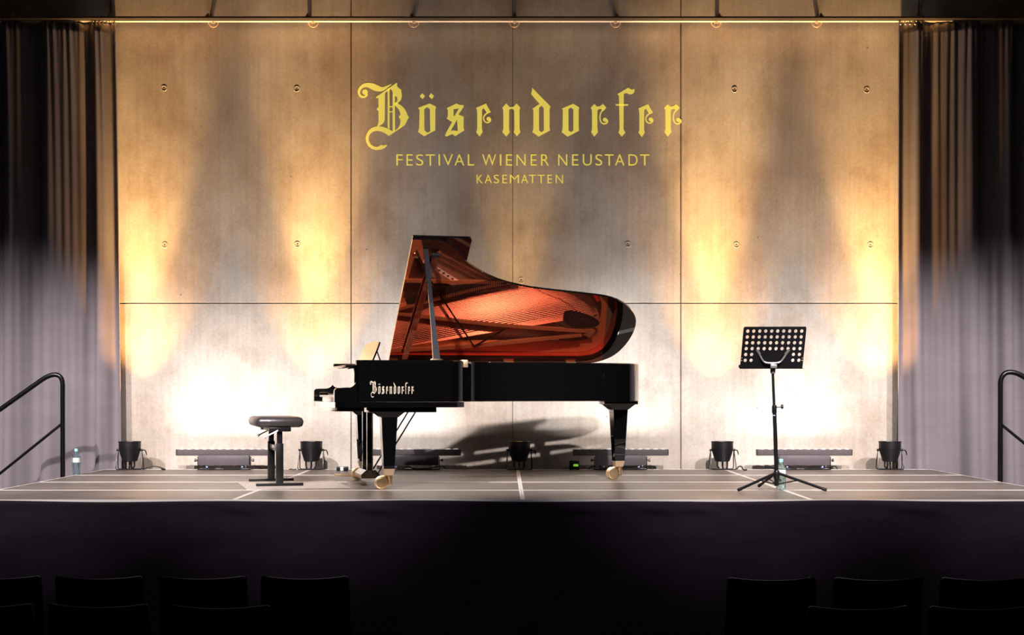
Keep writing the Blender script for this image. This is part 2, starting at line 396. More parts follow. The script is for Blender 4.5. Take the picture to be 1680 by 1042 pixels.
def curtain(name, label, x0, x1, edge_px_top, edge_px_bot, folds, seed, side):
    mb = MB(); nx, nz = 420, 60; rnd = random.Random(seed)
    ph = [rnd.uniform(0, 6.28) for _ in range(8)]
    ztop, zbot = zb-.03, .04
    for k in range(nz+1):
        t = k/nz; z = ztop+(zbot-ztop)*t
        e = (edge_px_top+(edge_px_bot-edge_px_top)*min(1, t*1.25)**.8)
        xe = PX(e, RY)
        for i in range(nx+1):
            q = i/nx
            if side < 0: x = x0+(xe-x0)*q; dd = (xe-x)
            else: x = xe+(x1-xe)*q; dd = (x-xe)
            # wide folds drifting with height, finer gathers near the heading
            s_ = dd+.05*math.sin(t*1.7+ph[0])*(dd > 0)
            w_ = min(1, max(0, (dd-.32)/.3)); w_ = w_*w_*(3-2*w_)
            fi = 2*PI*(s_/(folds[0]*(1+.38*w_)))+.4+.55*math.sin(t*1.5+ph[2])*min(1, dd*4)+.7*math.sin(s_*4.1+ph[5])*min(1, dd*4)
            a = math.cos(fi)+.30*math.cos(2*fi+ph[3]+t)+.16*(1-t)**1.5*math.cos(2*PI*s_/.075+ph[4])
            a = math.tanh(a*1.15)*(.062+.045*w_*(.3+.7*t))
            y = RY+.006-.035*w_-a
            gather = .010*(1-t)**12*math.sin(2*PI*s_/.05)
            mb.v.append((x, min(y+gather, 14.19), z+(.006*math.sin(2*PI*s_/.1) if k == 0 else 0)))
    for k in range(nz):
        for i in range(nx):
            a = k*(nx+1)+i; mb.f.append([a, a+1, a+nx+2, a+nx+1]); mb.m.append(0)
    root = thing(name, label, 'curtain', ((x0+x1)/2, RY, 0))
    mb = par_off(mb, ((x0+x1)/2, RY, 0))
    o = mb.build('cloth', M_curt, root, smooth=180)
    md = o.modifiers.new('thick', 'SOLIDIFY'); md.thickness = .004
    return root
cl = curtain('curtain', 'dark purple grey curtain at the left, beside the left handrail', -6.5, PX(190, RY), 189, 201, (.255, .37), 3, -1)
cr = curtain('curtain', 'dark purple grey curtain at the right, beside the right handrail', PX(1472, RY), 6.7, 1473, 1471, (.27, .40), 8, 1)
# hooks gathered at the inner edge of each curtain
for root, pxs, off in ((cl, [156, 162, 168, 174, 180, 188], None), (cr, [1476, 1484, 1492, 1500, 1507], None)):
    for px in pxs:
        x = PX(px, RY)-root.location.x
        pts = [(x+.016*math.cos(a), -.045, zb-.034+.018*math.sin(a)) for a in [2*PI*k/12 for k in range(10)]]
        MB().tube(pts, .0035, 6).build('hook', M_brassm, root)

# ------------------------------------------------------------ lettering on the wall
def ribbon(pts, k=6):
    """variable-width stroke (x, y, width) -> polygon"""
    c = catmull(pts, k); L_ = []; R_ = []
    for i, (x, y, wd) in enumerate(c):
        a = c[max(0, i-1)]; b = c[min(len(c)-1, i+1)]
        dx, dy = b[0]-a[0], b[1]-a[1]; n = math.hypot(dx, dy) or 1
        L_.append((x-dy/n*wd/2, y+dx/n*wd/2)); R_.append((x+dy/n*wd/2, y-dx/n*wd/2))
    return L_+R_[::-1]
def disc(x, y, r, n=20): return [(x+r*math.cos(2*PI*k/n), y+r*math.sin(2*PI*k/n)) for k in range(n)]
def bowl(c): return catmull(c, 4, True)
def crop(pl, s, ox, oy): return [(q[0]/s+ox, q[1]/s+oy) for q in pl]
# capital, traced on a 8.34 px grid
Bc = lambda pl: crop(pl, 8.34, 580, 125)
cap = [
 [Bc(ribbon([(520, 108, 8), (455, 146, 30), (390, 177, 56), (320, 165, 82), (255, 138, 82), (200, 122, 62), (150, 125, 50), (105, 152, 42), (78, 195, 36), (76, 235, 32), (95, 270, 32), (130, 285, 30), (168, 272, 30), (184, 240, 34)]))],
 [Bc(disc(158, 217, 38))],
 [Bc([(303, 288), (470, 172), (470, 205), (445, 215), (430, 240), (427, 590), (418, 625), (395, 655), (350, 683), (320, 690), (330, 660), (342, 640), (342, 480), (314, 450), (342, 422), (342, 298), (316, 300)])],
 [Bc([(467, 170), (493, 160), (493, 725), (467, 710)])],
 [Bc([(535, 250), (567, 250), (567, 752), (535, 752)])],
 [Bc([(490, 408), (538, 408), (538, 425), (490, 425)])],
 [Bc([(490, 478), (538, 478), (538, 494), (490, 494)])],
 [Bc([(465, 176), (590, 90), (603, 103), (592, 122), (606, 148), (630, 172), (657, 182), (651, 205), (660, 240), (659, 290), (645, 332), (605, 372), (566, 398), (566, 366), (592, 345), (600, 312), (592, 285), (566, 266), (540, 262), (534, 215), (518, 185), (502, 176), (492, 186), (491, 200), (467, 200)])],
 [Bc([(567, 366), (605, 372), (660, 405), (700, 448), (728, 500), (745, 545), (762, 562), (745, 582), (725, 625), (700, 670), (640, 715), (560, 765), (485, 818), (440, 785), (380, 757), (320, 748), (268, 760), (228, 790), (208, 832), (210, 880), (235, 930), (278, 960), (320, 968), (350, 957), (375, 938), (410, 948), (455, 936), (462, 948), (425, 985), (370, 1005), (310, 1011), (250, 996), (202, 958), (173, 905), (164, 850), (175, 800), (205, 745), (250, 705), (310, 687), (370, 687), (430, 700), (480, 722), (530, 752), (567, 745), (610, 708), (638, 655), (642, 600), (617, 552), (640, 528), (636, 490), (612, 445), (567, 402)])],
]
A = lambda pl: crop(pl, 5.486, 570, 120)
Bq = lambda pl, dx=0, dy=0: crop([(q[0]+dx, q[1]+dy) for q in pl], 5.483, 840, 120)
o_ = [[A([(635, 312), (740, 272), (800, 303), (792, 325), (790, 490), (792, 514), (690, 568), (633, 528), (645, 500), (650, 335)]),
       A([(692, 325), (718, 305), (743, 325), (745, 522), (720, 536), (692, 512)])],
      [A([(673, 180), (698, 206), (678, 235), (650, 207)])], [A([(752, 180), (780, 205), (760, 235), (732, 207)])]]
s_ = [[A([(892, 320), (905, 308), (982, 272), (1010, 286), (1050, 288), (1040, 312), (1000, 372), (1048, 392), (1045, 425), (1045, 490), (1052, 515), (968, 568), (945, 547), (890, 572), (878, 562), (888, 535), (942, 440), (890, 408), (903, 392), (905, 330)]),
       A([(955, 325), (1003, 318), (962, 388), (955, 380)]), A([(987, 418), (993, 520), (955, 514), (930, 520)])]]
def e_(f, dx=0, dy=0):
    t = lambda pl: f([(q[0]+dx, q[1]+dy) for q in pl])
    return [[t([(1158, 312), (1175, 304), (1248, 272), (1262, 302), (1292, 352), (1260, 364), (1224, 314), (1212, 330), (1210, 500), (1218, 528), (1190, 572), (1158, 530), (1168, 505), (1168, 340)])],
            [t(ribbon([(1264, 356, 12), (1238, 375, 15), (1226, 405, 12), (1236, 434, 12), (1262, 445, 14), (1284, 430, 16), (1288, 408, 12)]))], [t(disc(1270, 411, 19))]]
n_ = [[Bq([(-88, 312), (-53, 272), (-20, 304), (10, 304), (42, 272), (76, 312), (68, 328), (68, 500), (76, 530), (45, 569), (14, 530), (22, 505), (20, 335), (0, 320), (-20, 325), (-26, 340), (-26, 505), (-18, 530), (-50, 571), (-88, 530), (-78, 505), (-78, 335)])]]
d_ = [[Bq([(181, 130), (346, 298), (338, 325), (338, 490), (343, 515), (240, 571), (182, 530), (192, 505), (193, 335), (183, 320), (247, 276), (170, 187), (178, 165)]),
       Bq([(243, 312), (265, 292), (286, 316), (287, 515), (265, 530), (243, 515)])]]
o2 = [[Bq([(448, 318), (550, 275), (606, 308), (600, 330), (600, 495), (604, 518), (500, 572), (445, 530), (455, 505), (458, 335)]),
       Bq([(508, 325), (530, 308), (552, 328), (552, 515), (530, 530), (508, 515)])]]
def r_(dx=0, dy=0):
    return [[Bq([(708, 312), (740, 277), (765, 300), (790, 297), (818, 277), (850, 310), (826, 338), (800, 322), (778, 325), (768, 340), (768, 500), (775, 530), (740, 572), (711, 530), (720, 505), (720, 335)], dx, dy)],
            [Bq(ribbon([(822, 325, 16), (800, 355, 12), (791, 395, 12), (800, 438, 12), (827, 456, 14), (854, 443, 17), (858, 418, 12)]), dx, dy)], [Bq(disc(836, 419, 19), dx, dy)]]
f_ = [[Bq([(947, 188), (1045, 130), (1075, 147), (1103, 142), (1100, 172), (1082, 190), (1055, 190), (1030, 178), (1006, 186), (1003, 505), (1020, 535), (988, 572), (957, 535), (968, 505), (962, 207)])],
      [Bq([(930, 278), (1047, 278), (1043, 293), (935, 293)])]]
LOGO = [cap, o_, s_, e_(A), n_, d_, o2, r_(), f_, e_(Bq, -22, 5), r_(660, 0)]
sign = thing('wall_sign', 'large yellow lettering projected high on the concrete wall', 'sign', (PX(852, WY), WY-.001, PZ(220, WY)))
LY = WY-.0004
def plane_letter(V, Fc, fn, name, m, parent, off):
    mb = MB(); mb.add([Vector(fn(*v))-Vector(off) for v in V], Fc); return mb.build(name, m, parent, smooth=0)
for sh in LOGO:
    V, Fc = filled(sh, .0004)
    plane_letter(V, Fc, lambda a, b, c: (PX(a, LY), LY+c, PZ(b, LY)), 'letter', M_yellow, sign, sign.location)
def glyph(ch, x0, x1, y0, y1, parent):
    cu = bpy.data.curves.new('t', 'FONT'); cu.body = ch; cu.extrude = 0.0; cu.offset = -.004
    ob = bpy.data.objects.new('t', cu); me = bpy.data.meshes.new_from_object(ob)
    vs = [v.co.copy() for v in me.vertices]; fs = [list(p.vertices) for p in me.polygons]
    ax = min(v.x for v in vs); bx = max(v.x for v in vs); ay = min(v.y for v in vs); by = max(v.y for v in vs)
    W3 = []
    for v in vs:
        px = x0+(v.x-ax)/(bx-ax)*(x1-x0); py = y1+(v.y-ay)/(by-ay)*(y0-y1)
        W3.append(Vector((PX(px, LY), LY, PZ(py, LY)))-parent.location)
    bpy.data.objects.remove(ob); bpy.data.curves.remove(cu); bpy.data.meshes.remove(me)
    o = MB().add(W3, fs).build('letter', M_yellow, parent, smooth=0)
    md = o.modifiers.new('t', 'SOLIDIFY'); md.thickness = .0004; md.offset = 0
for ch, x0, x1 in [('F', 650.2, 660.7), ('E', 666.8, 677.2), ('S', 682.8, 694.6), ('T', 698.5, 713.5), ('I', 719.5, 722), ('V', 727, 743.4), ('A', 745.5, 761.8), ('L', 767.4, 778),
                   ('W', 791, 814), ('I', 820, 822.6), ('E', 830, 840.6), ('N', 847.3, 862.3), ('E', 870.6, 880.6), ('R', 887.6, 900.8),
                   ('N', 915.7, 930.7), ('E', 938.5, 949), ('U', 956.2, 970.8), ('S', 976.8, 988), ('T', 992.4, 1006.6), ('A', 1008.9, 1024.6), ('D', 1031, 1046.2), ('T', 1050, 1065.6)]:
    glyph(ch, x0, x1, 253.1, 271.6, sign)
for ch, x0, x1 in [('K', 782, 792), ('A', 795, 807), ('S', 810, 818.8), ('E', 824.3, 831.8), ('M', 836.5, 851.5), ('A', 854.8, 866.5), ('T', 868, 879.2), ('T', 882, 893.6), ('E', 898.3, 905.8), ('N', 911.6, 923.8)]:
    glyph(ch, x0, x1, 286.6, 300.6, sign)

# ------------------------------------------------------------ grand piano (u along the case, v to the far side, z up from the deck)
TH = R(13.5)
pno = thing('grand_piano', 'black concert grand piano with raised lid and red mirrored underside', 'piano', (-1.122, 10.9, ST), TH)
W = 1.52; ZT = .988; ZB = .671; HZ = 1.008; AL = R(37.4)
core = [(.66, 0), (.74, .018), (.82, .085), (.885, .165), (.956, .25), (1.1, .365), (1.277, .462), (1.493, .53), (1.71, .567), (2.04, .610), (2.24, .645), (2.385, .715), (2.498, .822), (2.56, .942), (2.575, 1.10), (2.545, 1.27), (2.475, 1.41), (2.35, 1.495), (2.2, 1.52)]
outer = [(0, 0), (.2, 0), (.4, 0)]+catmull(core, 6)+[(1.6, 1.52), (1.0, 1.52), (.52, 1.52), (.38, 1.52), (0, 1.52)]
def offset(path, d):
    out = []
    for i, p in enumerate(path):
        a = path[max(0, i-1)]; b = path[min(len(path)-1, i+1)]
        dx, dy = b[0]-a[0], b[1]-a[1]; n = math.hypot(dx, dy)
        out.append((p[0]-dy/n*d, p[1]+dx/n*d))
    return out
inner = offset(outer, .065)
mb = MB(); n = len(outer); b0 = 0
for path, z in ((outer, ZB), (outer, ZT-.006), (offset(outer, .006), ZT), (offset(outer, .059), ZT), (inner, ZT-.006), (inner, ZB)):
    mb.v += [(p[0], p[1], z) for p in path]
for s in range(6):
    s2 = (s+1) % 6
    for i in range(n-1):
        mb.f.append([s*n+i, s*n+i+1, s2*n+i+1, s2*n+i]); mb.m.append(1 if s in (3, 4) and outer[i][0] > .45 and outer[i+1][0] > .2 else 0)
for e in (0, n-1): mb.f.append([s*n+e for s in range(6)]); mb.m.append(0)
mb.build('rim', [M_black, M_redrim], pno, smooth=35)
inn = offset(outer, .07)
poly_in = [p for p in inn if p[0] > .3]
poly_in = [(.34, .07)]+[p for p in poly_in if p[0] > .36]+[(.34, 1.45)]
MB().prism(poly_in, lambda a, b: (a, b, .79), lambda a, b: (a, b, .80)).build('soundboard', M_sound, pno, smooth=0)
# underside of the case: bottom plate so no light comes through
MB().prism([p for p in inn], lambda a, b: (a, b, ZB+.004), lambda a, b: (a, b, ZB+.02)).build('bottom_board', M_black, pno, smooth=0)
# cast plate: edge band and front web
mb = MB(); p1 = [p for p in offset(outer, .068) if p[0] > .34]; p2 = [p for p in offset(outer, .17) if p[0] > .34]; k = min(len(p1), len(p2)); p1 = p1[:k]; p2 = p2[:k]
for path, z in ((p1, .865), (p1, .885), (p2, .885), (p2, .865)): mb.v += [(p[0], p[1], z) for p in path]
for s in range(4):
    for i in range(k-1): mb.f.append([s*k+i, s*k+i+1, ((s+1) % 4)*k+i+1, ((s+1) % 4)*k+i]); mb.m.append(0)
mb.prism([(.34, .08), (.62, .08), (.74, .3), (.78, .8), (.74, 1.1), (.66, 1.44), (.34, 1.44)], lambda a, b: (a, b, .868), lambda a, b: (a, b, .888))
mb.build('cast_plate', M_gold, pno, smooth=30)
for pl in ([(.50, .82), (1.5, .82)], [(.48, 1.09), (1.15, .90), (1.62, .80)], [(.48, 1.10), (1.36, 1.19), (2.13, 1.24), (2.33, 1.24)], [(.48, 1.44), (1.23, 1.39), (2.22, 1.28)], [(.6, .25), (1.3, .6)]):
    MB().prism(ribbon([(x, y, .026) for x, y in pl], 5), lambda x, y: (x, y, .885), lambda x, y: (x, y, .95)).build('plate_strut', M_gold, pno, smooth=30)
for pl in ([(.66, .58), (1.24, 1.39)], [(1.24, 1.39), (1.51, 1.23)]):
    MB().prism(ribbon([(x, y, .014) for x, y in pl], 2), lambda x, y: (x, y, .951), lambda x, y: (x, y, .962)).build('plate_brace', M_metalb, pno, smooth=0)
MB().prism(ribbon([(.62, 1.0, .04), (.95, .90, .07), (1.25, .865, .075), (1.62, .76, .06), (1.8, .70, .02)], 5), lambda a, b: (a, b, .925), lambda a, b: (a, b, .943)).build('damper_rail', M_bfelt, pno, smooth=0)
br = catmull([(.98, 1.08), (1.13, 1.02), (1.40, .97), (1.63, 1.09), (2.02, 1.20)], 8)
MB().prism(ribbon([(x, y, .026) for x, y in br], 1), lambda a, b: (a, b, .80), lambda a, b: (a, b, .872)).build('bridge', M_wood, pno, smooth=30)
br2 = catmull([(1.66, .80), (1.83, .90), (2.04, .98), (2.25, 1.12)], 8)
MB().prism(ribbon([(x, y, .028) for x, y in br2], 1), lambda a, b: (a, b, .86), lambda a, b: (a, b, .905)).build('bass_bridge', M_wood, pno, smooth=30)
def along(b_, t):
    q = t*(len(b_)-1); j = min(len(b_)-2, int(q)); return [b_[j][d]+(b_[j+1][d]-b_[j][d])*(q-j) for d in (0, 1)]
mb = MB()
for i in range(56):
    t = i/55; e = along(br, t); sx_ = .80+.1*(1-t); w0 = .60+.42*t
    mb.tube([(sx_-.2, w0-.05, .892), (e[0], e[1], .878), (e[0]+.13, e[1]+.04, .884)], .0020, 4)
o = mb.build('treble_strings', M_string, pno, smooth=60); o['kind'] = 'stuff'
mb = MB()
for i in range(40):
    t = i/39; e = along(br2, t); w0 = min(1.43, e[1]+.21*(e[0]-.5))
    mb.tube([(.50, w0, .912), (e[0], e[1], .910), (e[0]+.13, e[1]-.027, .895)], .0034, 5)
o = mb.build('bass_strings', M_copper, pno, smooth=60); o['kind'] = 'stuff'
mb = MB()
for b_ in (br, br2):
    for i in range(46):
        e = along(b_, i/45)
        for dd in (-.009, .009): mb.box((e[0]+dd-.003, e[1]-.003, .868), (e[0]+dd+.003, e[1]+.003, .915 if b_ is br2 else .882))
o = mb.build('bridge_pins', M_chrome, pno, smooth=0); o['kind'] = 'stuff'
MB().prism(ribbon([(.76, .64, .035), (1.08, .83, .035)], 1), lambda a, b: (a, b, .925), lambda a, b: (a, b, .932)).build('slotted_strip', M_white, pno, smooth=0)
mb = MB()
for i in range(8):
    t = (i+.5)/8; u, v = .76+.32*t, .64+.19*t; mb.box((u-.010, v-.006, .932), (u+.010, v+.006, .9345))
mb.build('strip_slot', M_bfelt, pno, smooth=0)
MB().prism(bowl([(2.06, 1.06), (2.28, 1.10), (2.38, 1.17), (2.30, 1.215), (2.08, 1.19)]), lambda a, b: (a, b, .93), lambda a, b: (a, b, .938)).build('plate_shield', M_bfelt, pno, smooth=0)
mb = MB()
for k in range(9): mb.lathe((2.12+.025*k, 1.10+.008*k+.02*(k % 2), .938), [(.005, 0), (.003, .004)], 8)
mb.build('shield_bolts', M_chrome, pno)
mb = MB()
for r0 in range(3):
    for i in range(40):
        t = i/39; mb.tube([(.80+.62*t+.03*r0, .50+.30*t-.035*r0, .888), (.80+.62*t+.03*r0, .50+.30*t-.035*r0, .925)], .0048, 6)
    for i in range(60): mb.tube([(.38+.04*r0, .14+1.27*i/59, .888), (.38+.04*r0, .14+1.27*i/59, .925)], .0045, 6)
o = mb.build('tuning_pins', M_chrome, pno); o['kind'] = 'stuff'
mb = MB()
for i in range(66):
    t = i/65; u = .66+1.05*t; v = .985-.22*t; mb.box((u-.004, v-.045, .91), (u+.004, v+.035, .955))
o = mb.build('dampers', M_bfelt, pno, smooth=0); o['kind'] = 'stuff'
MB().prism(ribbon([(2.16, .74, .03), (2.28, .86, .035), (2.37, .98, .03)]), lambda a, b: (a, b, .887), lambda a, b: (a, b, .896)).build('felt_strip', M_felt, pno, smooth=0)
# keybed, cheeks, key slip, key blocks
MB().prism([(-.16, 0), (.66, 0), (.78, .03), (.85, .10), (.85, W), (-.16, W)], lambda a, b: (a, b, .628), lambda a, b: (a, b, .669)).build('keybed', M_black, pno, smooth=0)
prof = [(0.02, .628), (0.02, ZT-.002), (0, ZT-.002), (0, .845)]+[(-.068+.068*math.cos(a), .845-.068*math.sin(a)) for a in [PI/2*k/8 for k in range(1, 9)]]+[(-.14, .775)]+[(-.142-.025*math.sin(a), .75+.025*math.cos(a)) for a in [PI/2*k/5 for k in range(1, 6)]]+[(-.168, .671), (-.160, .669), (-.160, .628)]
for v0, v1 in ((0, .055), (W-.055, W)):
    MB().prism(prof, lambda a, b: (a, v0, b), lambda a, b: (a, v1, b)).build('cheek', M_black, pno, smooth=25)
MB().box((-.155, .055, .669), (-.130, W-.055, .708), .004).build('key_slip', M_black, pno)
for v0, v1 in ((.056, .12), (W-.12, W-.056)): MB().box((-.128, v0, .669), (-.012, v1, .745), .006).build('key_block', M_black, pno)
wk = MB().box((-.128, -.0115, .700), (-.012, .0115, .722), .0015); kp = None
kw = (W-.245)/52
for i in range(52):
    if kp is None: kp = wk.build('white_key', M_white, pno)
    else:
        kp = kp.copy(); COL.objects.link(kp)
    kp.location = (0, .1225+kw*(i+.5), 0)
bp_ = None
for i in range(51):
    if (i % 7) in (1, 4): continue
    if bp_ is None: bp_ = MB().frustum((-.06, 0, .722), (.045, .006), (-.057, 0, .734), (.041, .0045)).build('black_key', M_black, pno, smooth=0)
    else: bp_ = bp_.copy(); COL.objects.link(bp_)
    bp_.location = (0, .1225+kw*(i+1), 0)
MB().prism([(-.010, .69), (.006, .69), (.006, .90), (-.006, .935), (-.030, .945), (-.034, .935), (-.016, .925), (-.010, .895)], lambda a, b: (a, .057, b), lambda a, b: (a, W-.057, b)).build('fallboard', M_black, pno, smooth=30)
MB().box((-.075, .06, .932), (.01, W-.06, .952), .005).build('folded_fallboard_edge', M_black, pno)
MB().box((.008, .066, .935), (.34, W-.066, .955), .003).build('desk_shelf', M_black, pno)
MB().box((.32, .066, .80), (.338, W-.066, .934), .002).build('belly_rail', M_black, pno)
# music desk
dp = [(.36, 0), (.355, .12), (.37, .165), (.42, .185), (.76, .2), (1.05, .185), (1.13, .165), (1.19, .10), (1.21, 0)]
dk = catmull(dp, 5)
def dfn(off): return lambda a, b: (.155+b*.40+off, a, .957+b)
MB().prism(dk, dfn(0), dfn(.014)).build('music_desk', M_black, pno, smooth=30)
for v in (.5, 1.05): MB().tube([(.27, v, .956), (.225, v, 1.08)], .005, 6).build('desk_strut', M_black, pno)
# lid (main leaf) and folded front flap
def lidpt(u, v, t):
    s = W-v; return (u, W-s*math.cos(AL)+t*math.sin(AL), HZ+s*math.sin(AL)+t*math.cos(AL))
lo = [p for p in offset(outer, -.014) if p[0] >= .47]
lo = [(.48, -.014)]+[p for p in lo if p[0] > .49]+[(.48, W+.002)]
lo = [(p[0], min(p[1], W+.002)) for p in lo]
mb = MB(); n = len(lo)
mb.v += [lidpt(p[0], p[1], 0) for p in lo]+[lidpt(p[0], p[1], .020) for p in lo]
sgn = [p[0]-(2.24+.16*(p[1]-.66)/.83) for p in lo]
ia = next(i for i in range(n) if sgn[i] > 0); ib = max(i for i in range(n) if sgn[i] > 0)
mb.f.append(list(range(0, ia+1))+list(range(ib, n))); mb.m.append(1)
mb.f.append(list(range(ia, ib+1))); mb.m.append(0)
mb.f.append(list(range(n, 2*n))); mb.m.append(0)
for i in range(n): mb.f.append([i, (i+1) % n, n+(i+1) % n, n+i]); mb.m.append(0)
lid = mb.build('lid', [M_black, M_red], pno, smooth=30)
mb = MB()
fl = [(.485, -.02), (.94, -.02), (.953, -.012), (.96, .0), (.96, W-.02), (.485, W-.02)]
mb.prism(fl, lambda a, b: lidpt(a, b, .0225), lambda a, b: lidpt(a, b, .043)); mb.m[0] = 1
mb.build('front_flap', [M_black, mat('dark_red_lacquer', (.03, .004, .005), .08, coat=1)], pno, smooth=0)
# lid prop
p0 = Vector((.62, .035, ZT)); p1 = Vector(lidpt(.60, .09, -.004))
mb = MB(); d = (p1-p0)
def bar(mb, p0, p1, w0, w1, th):
    t = (p1-p0).normalized(); sx = Vector((1, 0, 0)); sx = (sx-t*sx.dot(t)).normalized(); sy = t.cross(sx)
    vs = [p0-sx*w0-sy*th, p0+sx*w0-sy*th, p0+sx*w0+sy*th, p0-sx*w0+sy*th, p1-sx*w1-sy*th, p1+sx*w1-sy*th, p1+sx*w1+sy*th, p1-sx*w1+sy*th]
    mb.add(vs, [(3, 2, 1, 0), (4, 5, 6, 7), (0, 1, 5, 4), (1, 2, 6, 5), (2, 3, 7, 6), (3, 0, 4, 7)])
bar(mb, p0, p0+d*.3, .028, .018, .012); bar(mb, p0+d*.3, p0+d*.7, .018, .014, .010); bar(mb, p0+d*.7, p1, .020, .018, .009)
prop = mb.build('lid_prop', M_grayst, pno, smooth=0)
MB().tube([p0+d*.12+Vector((0, -.014, 0)), p0+d*.12+Vector((0, -.02, 0))], .009, 10).build('brass_screw', M_brass, prop)
MB().box((p0.x-.045, .018, ZT-.004), (p0.x+.045, .055, ZT+.012), .003).build('prop_socket', M_brass, pno)
MB().box((.835, .068+.05, ZT-.05), (.885, .20, ZT+.008), .003).build('prop_plate', M_brassm, pno)
p2 = Vector(lidpt(.78, .55, -.005)); q2 = Vector((1.02, 1.44, ZT+.02))
# far-side hinges
for u in (.52, 1.55, 2.12):
    MB().box((u-.045, W-.03, ZT-.002), (u+.045, W+.004, ZT+.004)).tube([(u-.045, W-.002, HZ), (u+.045, W-.002, HZ)], .011, 10).build('hinge', M_brass, pno)
# knob on the lid
s0, s1_ = Vector(lidpt(.68, W-1.38, -.035)), Vector(lidpt(.605, W-.09, -.035)); mb = MB(); bar(mb, s1_, s0, .024, .022, .009)
sp_ = mb.build('short_prop', M_mahog, pno, smooth=0)
mb = MB(); bar(mb, s0, s0+(s0-s1_).normalized()*.03, .032, .032, .012); mb.build('prop_tip', M_grayst, sp_, smooth=0)
for q in (.02, .33, .72, .93):
    c_ = s1_+(s0-s1_)*q; MB().lathe(c_+Vector((0, -.012, -.004)), [(.005, -.002), (.005, .003)], 8, 'y').build('screw', M_chrome, sp_)
kk = Vector(lidpt(.53, .17, -.008)); MB().lathe(kk, [(.004, -.014), (.016, -.012), (.018, -.004), (.012, 0)], 16).build('lid_knob', M_brass, pno)
# side lettering
mb = MB()
for sh in LOGO:
    V, Fc = filled(sh, .3)
    # px of the wall logo (588..1117, 137..245) mapped on the case (607..680, 625..651)
    mb.add([((( 607+(a-588)*73/529)-585)/217.5*1.0, -.0012+.0008*(c > 0), .738-((625.5+(b-137)*26.5/108)-645)/216) for a, b, c in V], Fc)
mb.build('lettering', M_giltl, pno, smooth=0)
# legs with brass ferrules and casters
def leg(u, v, top, wtop, wbot):
    L_ = MB().frustum((u, v, .155), (wbot, wbot), (u, v, top-.075), (wtop, wtop)).build('leg', M_black, pno, smooth=0)
    MB().frustum((u, v, top-.075), (wtop+.004, wtop+.004), (u, v, top-.03), (wtop+.06, wtop+.02)).box((u-.15, v-.085, top-.03), (u+.15, v+.085, top), .004).build('leg_bracket', M_black, L_, smooth=30)
    MB().frustum((u, v, .108), (.033, .033), (u, v, .158), (.044, .044)).build('ferrule', M_brassm, L_, smooth=0)
    MB().tube([(u+.012, v, .110), (u+.012, v, .04)], .020, 12).box((u-.055, v-.006, .03), (u+.03, v+.006, .105), .003).build('caster_fork', M_brass, L_)
    for s in (-1, 1):
        c = (u-.052, v+s*.024, .0515)
        MB().lathe(c, [(.012, -.016), (.036, -.015), (.038, -.011), (.044, -.011), (.051, -.008), (.051, .008), (.044, .011), (.038, .011), (.036, .015), (.012, .016)], 28, 'y').build('caster_wheel', M_brass, L_, smooth=40)
    return L_
leg(.262, .13, .628, .062, .041); leg(.245, 1.40, .628, .062, .041); leg(2.385, .97, ZB, .064, .043)
MB().box((.10, .03, .59), (.62, .30, .628), .004).box((.10, 1.22, .59), (.62, 1.49, .628), .004).build('leg_plate', M_black, pno)
MB().box((-.135, .10, .598), (.06, W-.10, .628), .003).build('under_rail', M_black, pno)
# lyre with pedals
ly = MB().box((.165, .60, .12), (.205, .64, .628), .003).box((.165, .86, .12), (.205, .90, .628), .003)
ly.prism([(.11, .06), (.26, .06), (.26, .09), (.225, .125), (.15, .125), (.11, .09)], lambda a, b: (a, .55, b), lambda a, b: (a, .95, b))
lyre = ly.build('pedal_lyre', M_black, pno, smooth=20)
for v in (.69, .73, .77, .81): MB().tube([(.22, v, .12), (.22, v, .628)], .0055, 8).build('pedal_rod', M_brass, lyre)
for v in (.66, .75, .84):
    MB().prism(ribbon([(.12, v, .018), (.05, v, .016), (.0, v, .028), (-.05, v, .034), (-.07, v, .02)]), lambda a, b: (a, b, .068+(.10-a)*.05), lambda a, b: (a, b, .076+(.10-a)*.05)).build('pedal', M_brass, lyre, smooth=30)
for v in (.58, .92): MB().tube([(.25, v, .10), (.56, v, .60)], .0065, 8).build('lyre_brace', M_metalb, pno)

# ------------------------------------------------------------ piano stool and its mat
SR = R(15)
stl = thing('piano_stool', 'black leather piano stool on two square columns beside the keyboard', 'stool', (-1.87, 11.745, ST+.004), SR)
MB().box((-.185, -.385, .463), (.185, .385, .545), .033).build('seat', M_leather, stl, smooth=50)
for s in (-1, 1):
    y = s*.322
    MB().box((-.185, y-.028, 0), (.185, y+.028, .022), .003).build('foot_bar', M_metalb, stl)
    MB().box((-.028, y-.028, .022), (.028, y+.028, .335), .002).build('column', M_metalb, stl)
    MB().box((-.021, y-.021, .335), (.021, y+.021, .435), .002).build('inner_column', M_metalb, stl)
    MB().box((-.085, y-.05, .430), (.085, y+.05, .463), .003).build('seat_bracket', M_metalb, stl)
MB().box((-.02, -.295, .27), (.02, .295, .315), .002).build('cross_beam', M_grayst, stl)
MB().box((-.075, -.27, .432), (.075, .27, .462), .002).build('seat_frame', M_metalb, stl)
for y, l in ((-.385, .115), (.16, .11)):
    MB().tube([(-.02, y, .438), (-.09-l*.2, y, .392)], .005, 8).tube([(-.09-l*.2, y, .392), (-.105-l*.2, y, .382)], .009, 8).build('lever', M_chrome if y < 0 else M_metalb, stl)
fm = MB().prism([(-.36, -.47), (.44, -.47), (.44, .47), (-.36, .47)], lambda a, b: (a, b, 0), lambda a, b: (a, b, .003)).build('floor_mat', M_mat, smooth=0)
fm.location = (-1.745, 11.56, ST+.0005); fm.rotation_euler = (0, 0, SR); tag(fm, 'pale rectangular floor mat under the piano stool', 'mat')

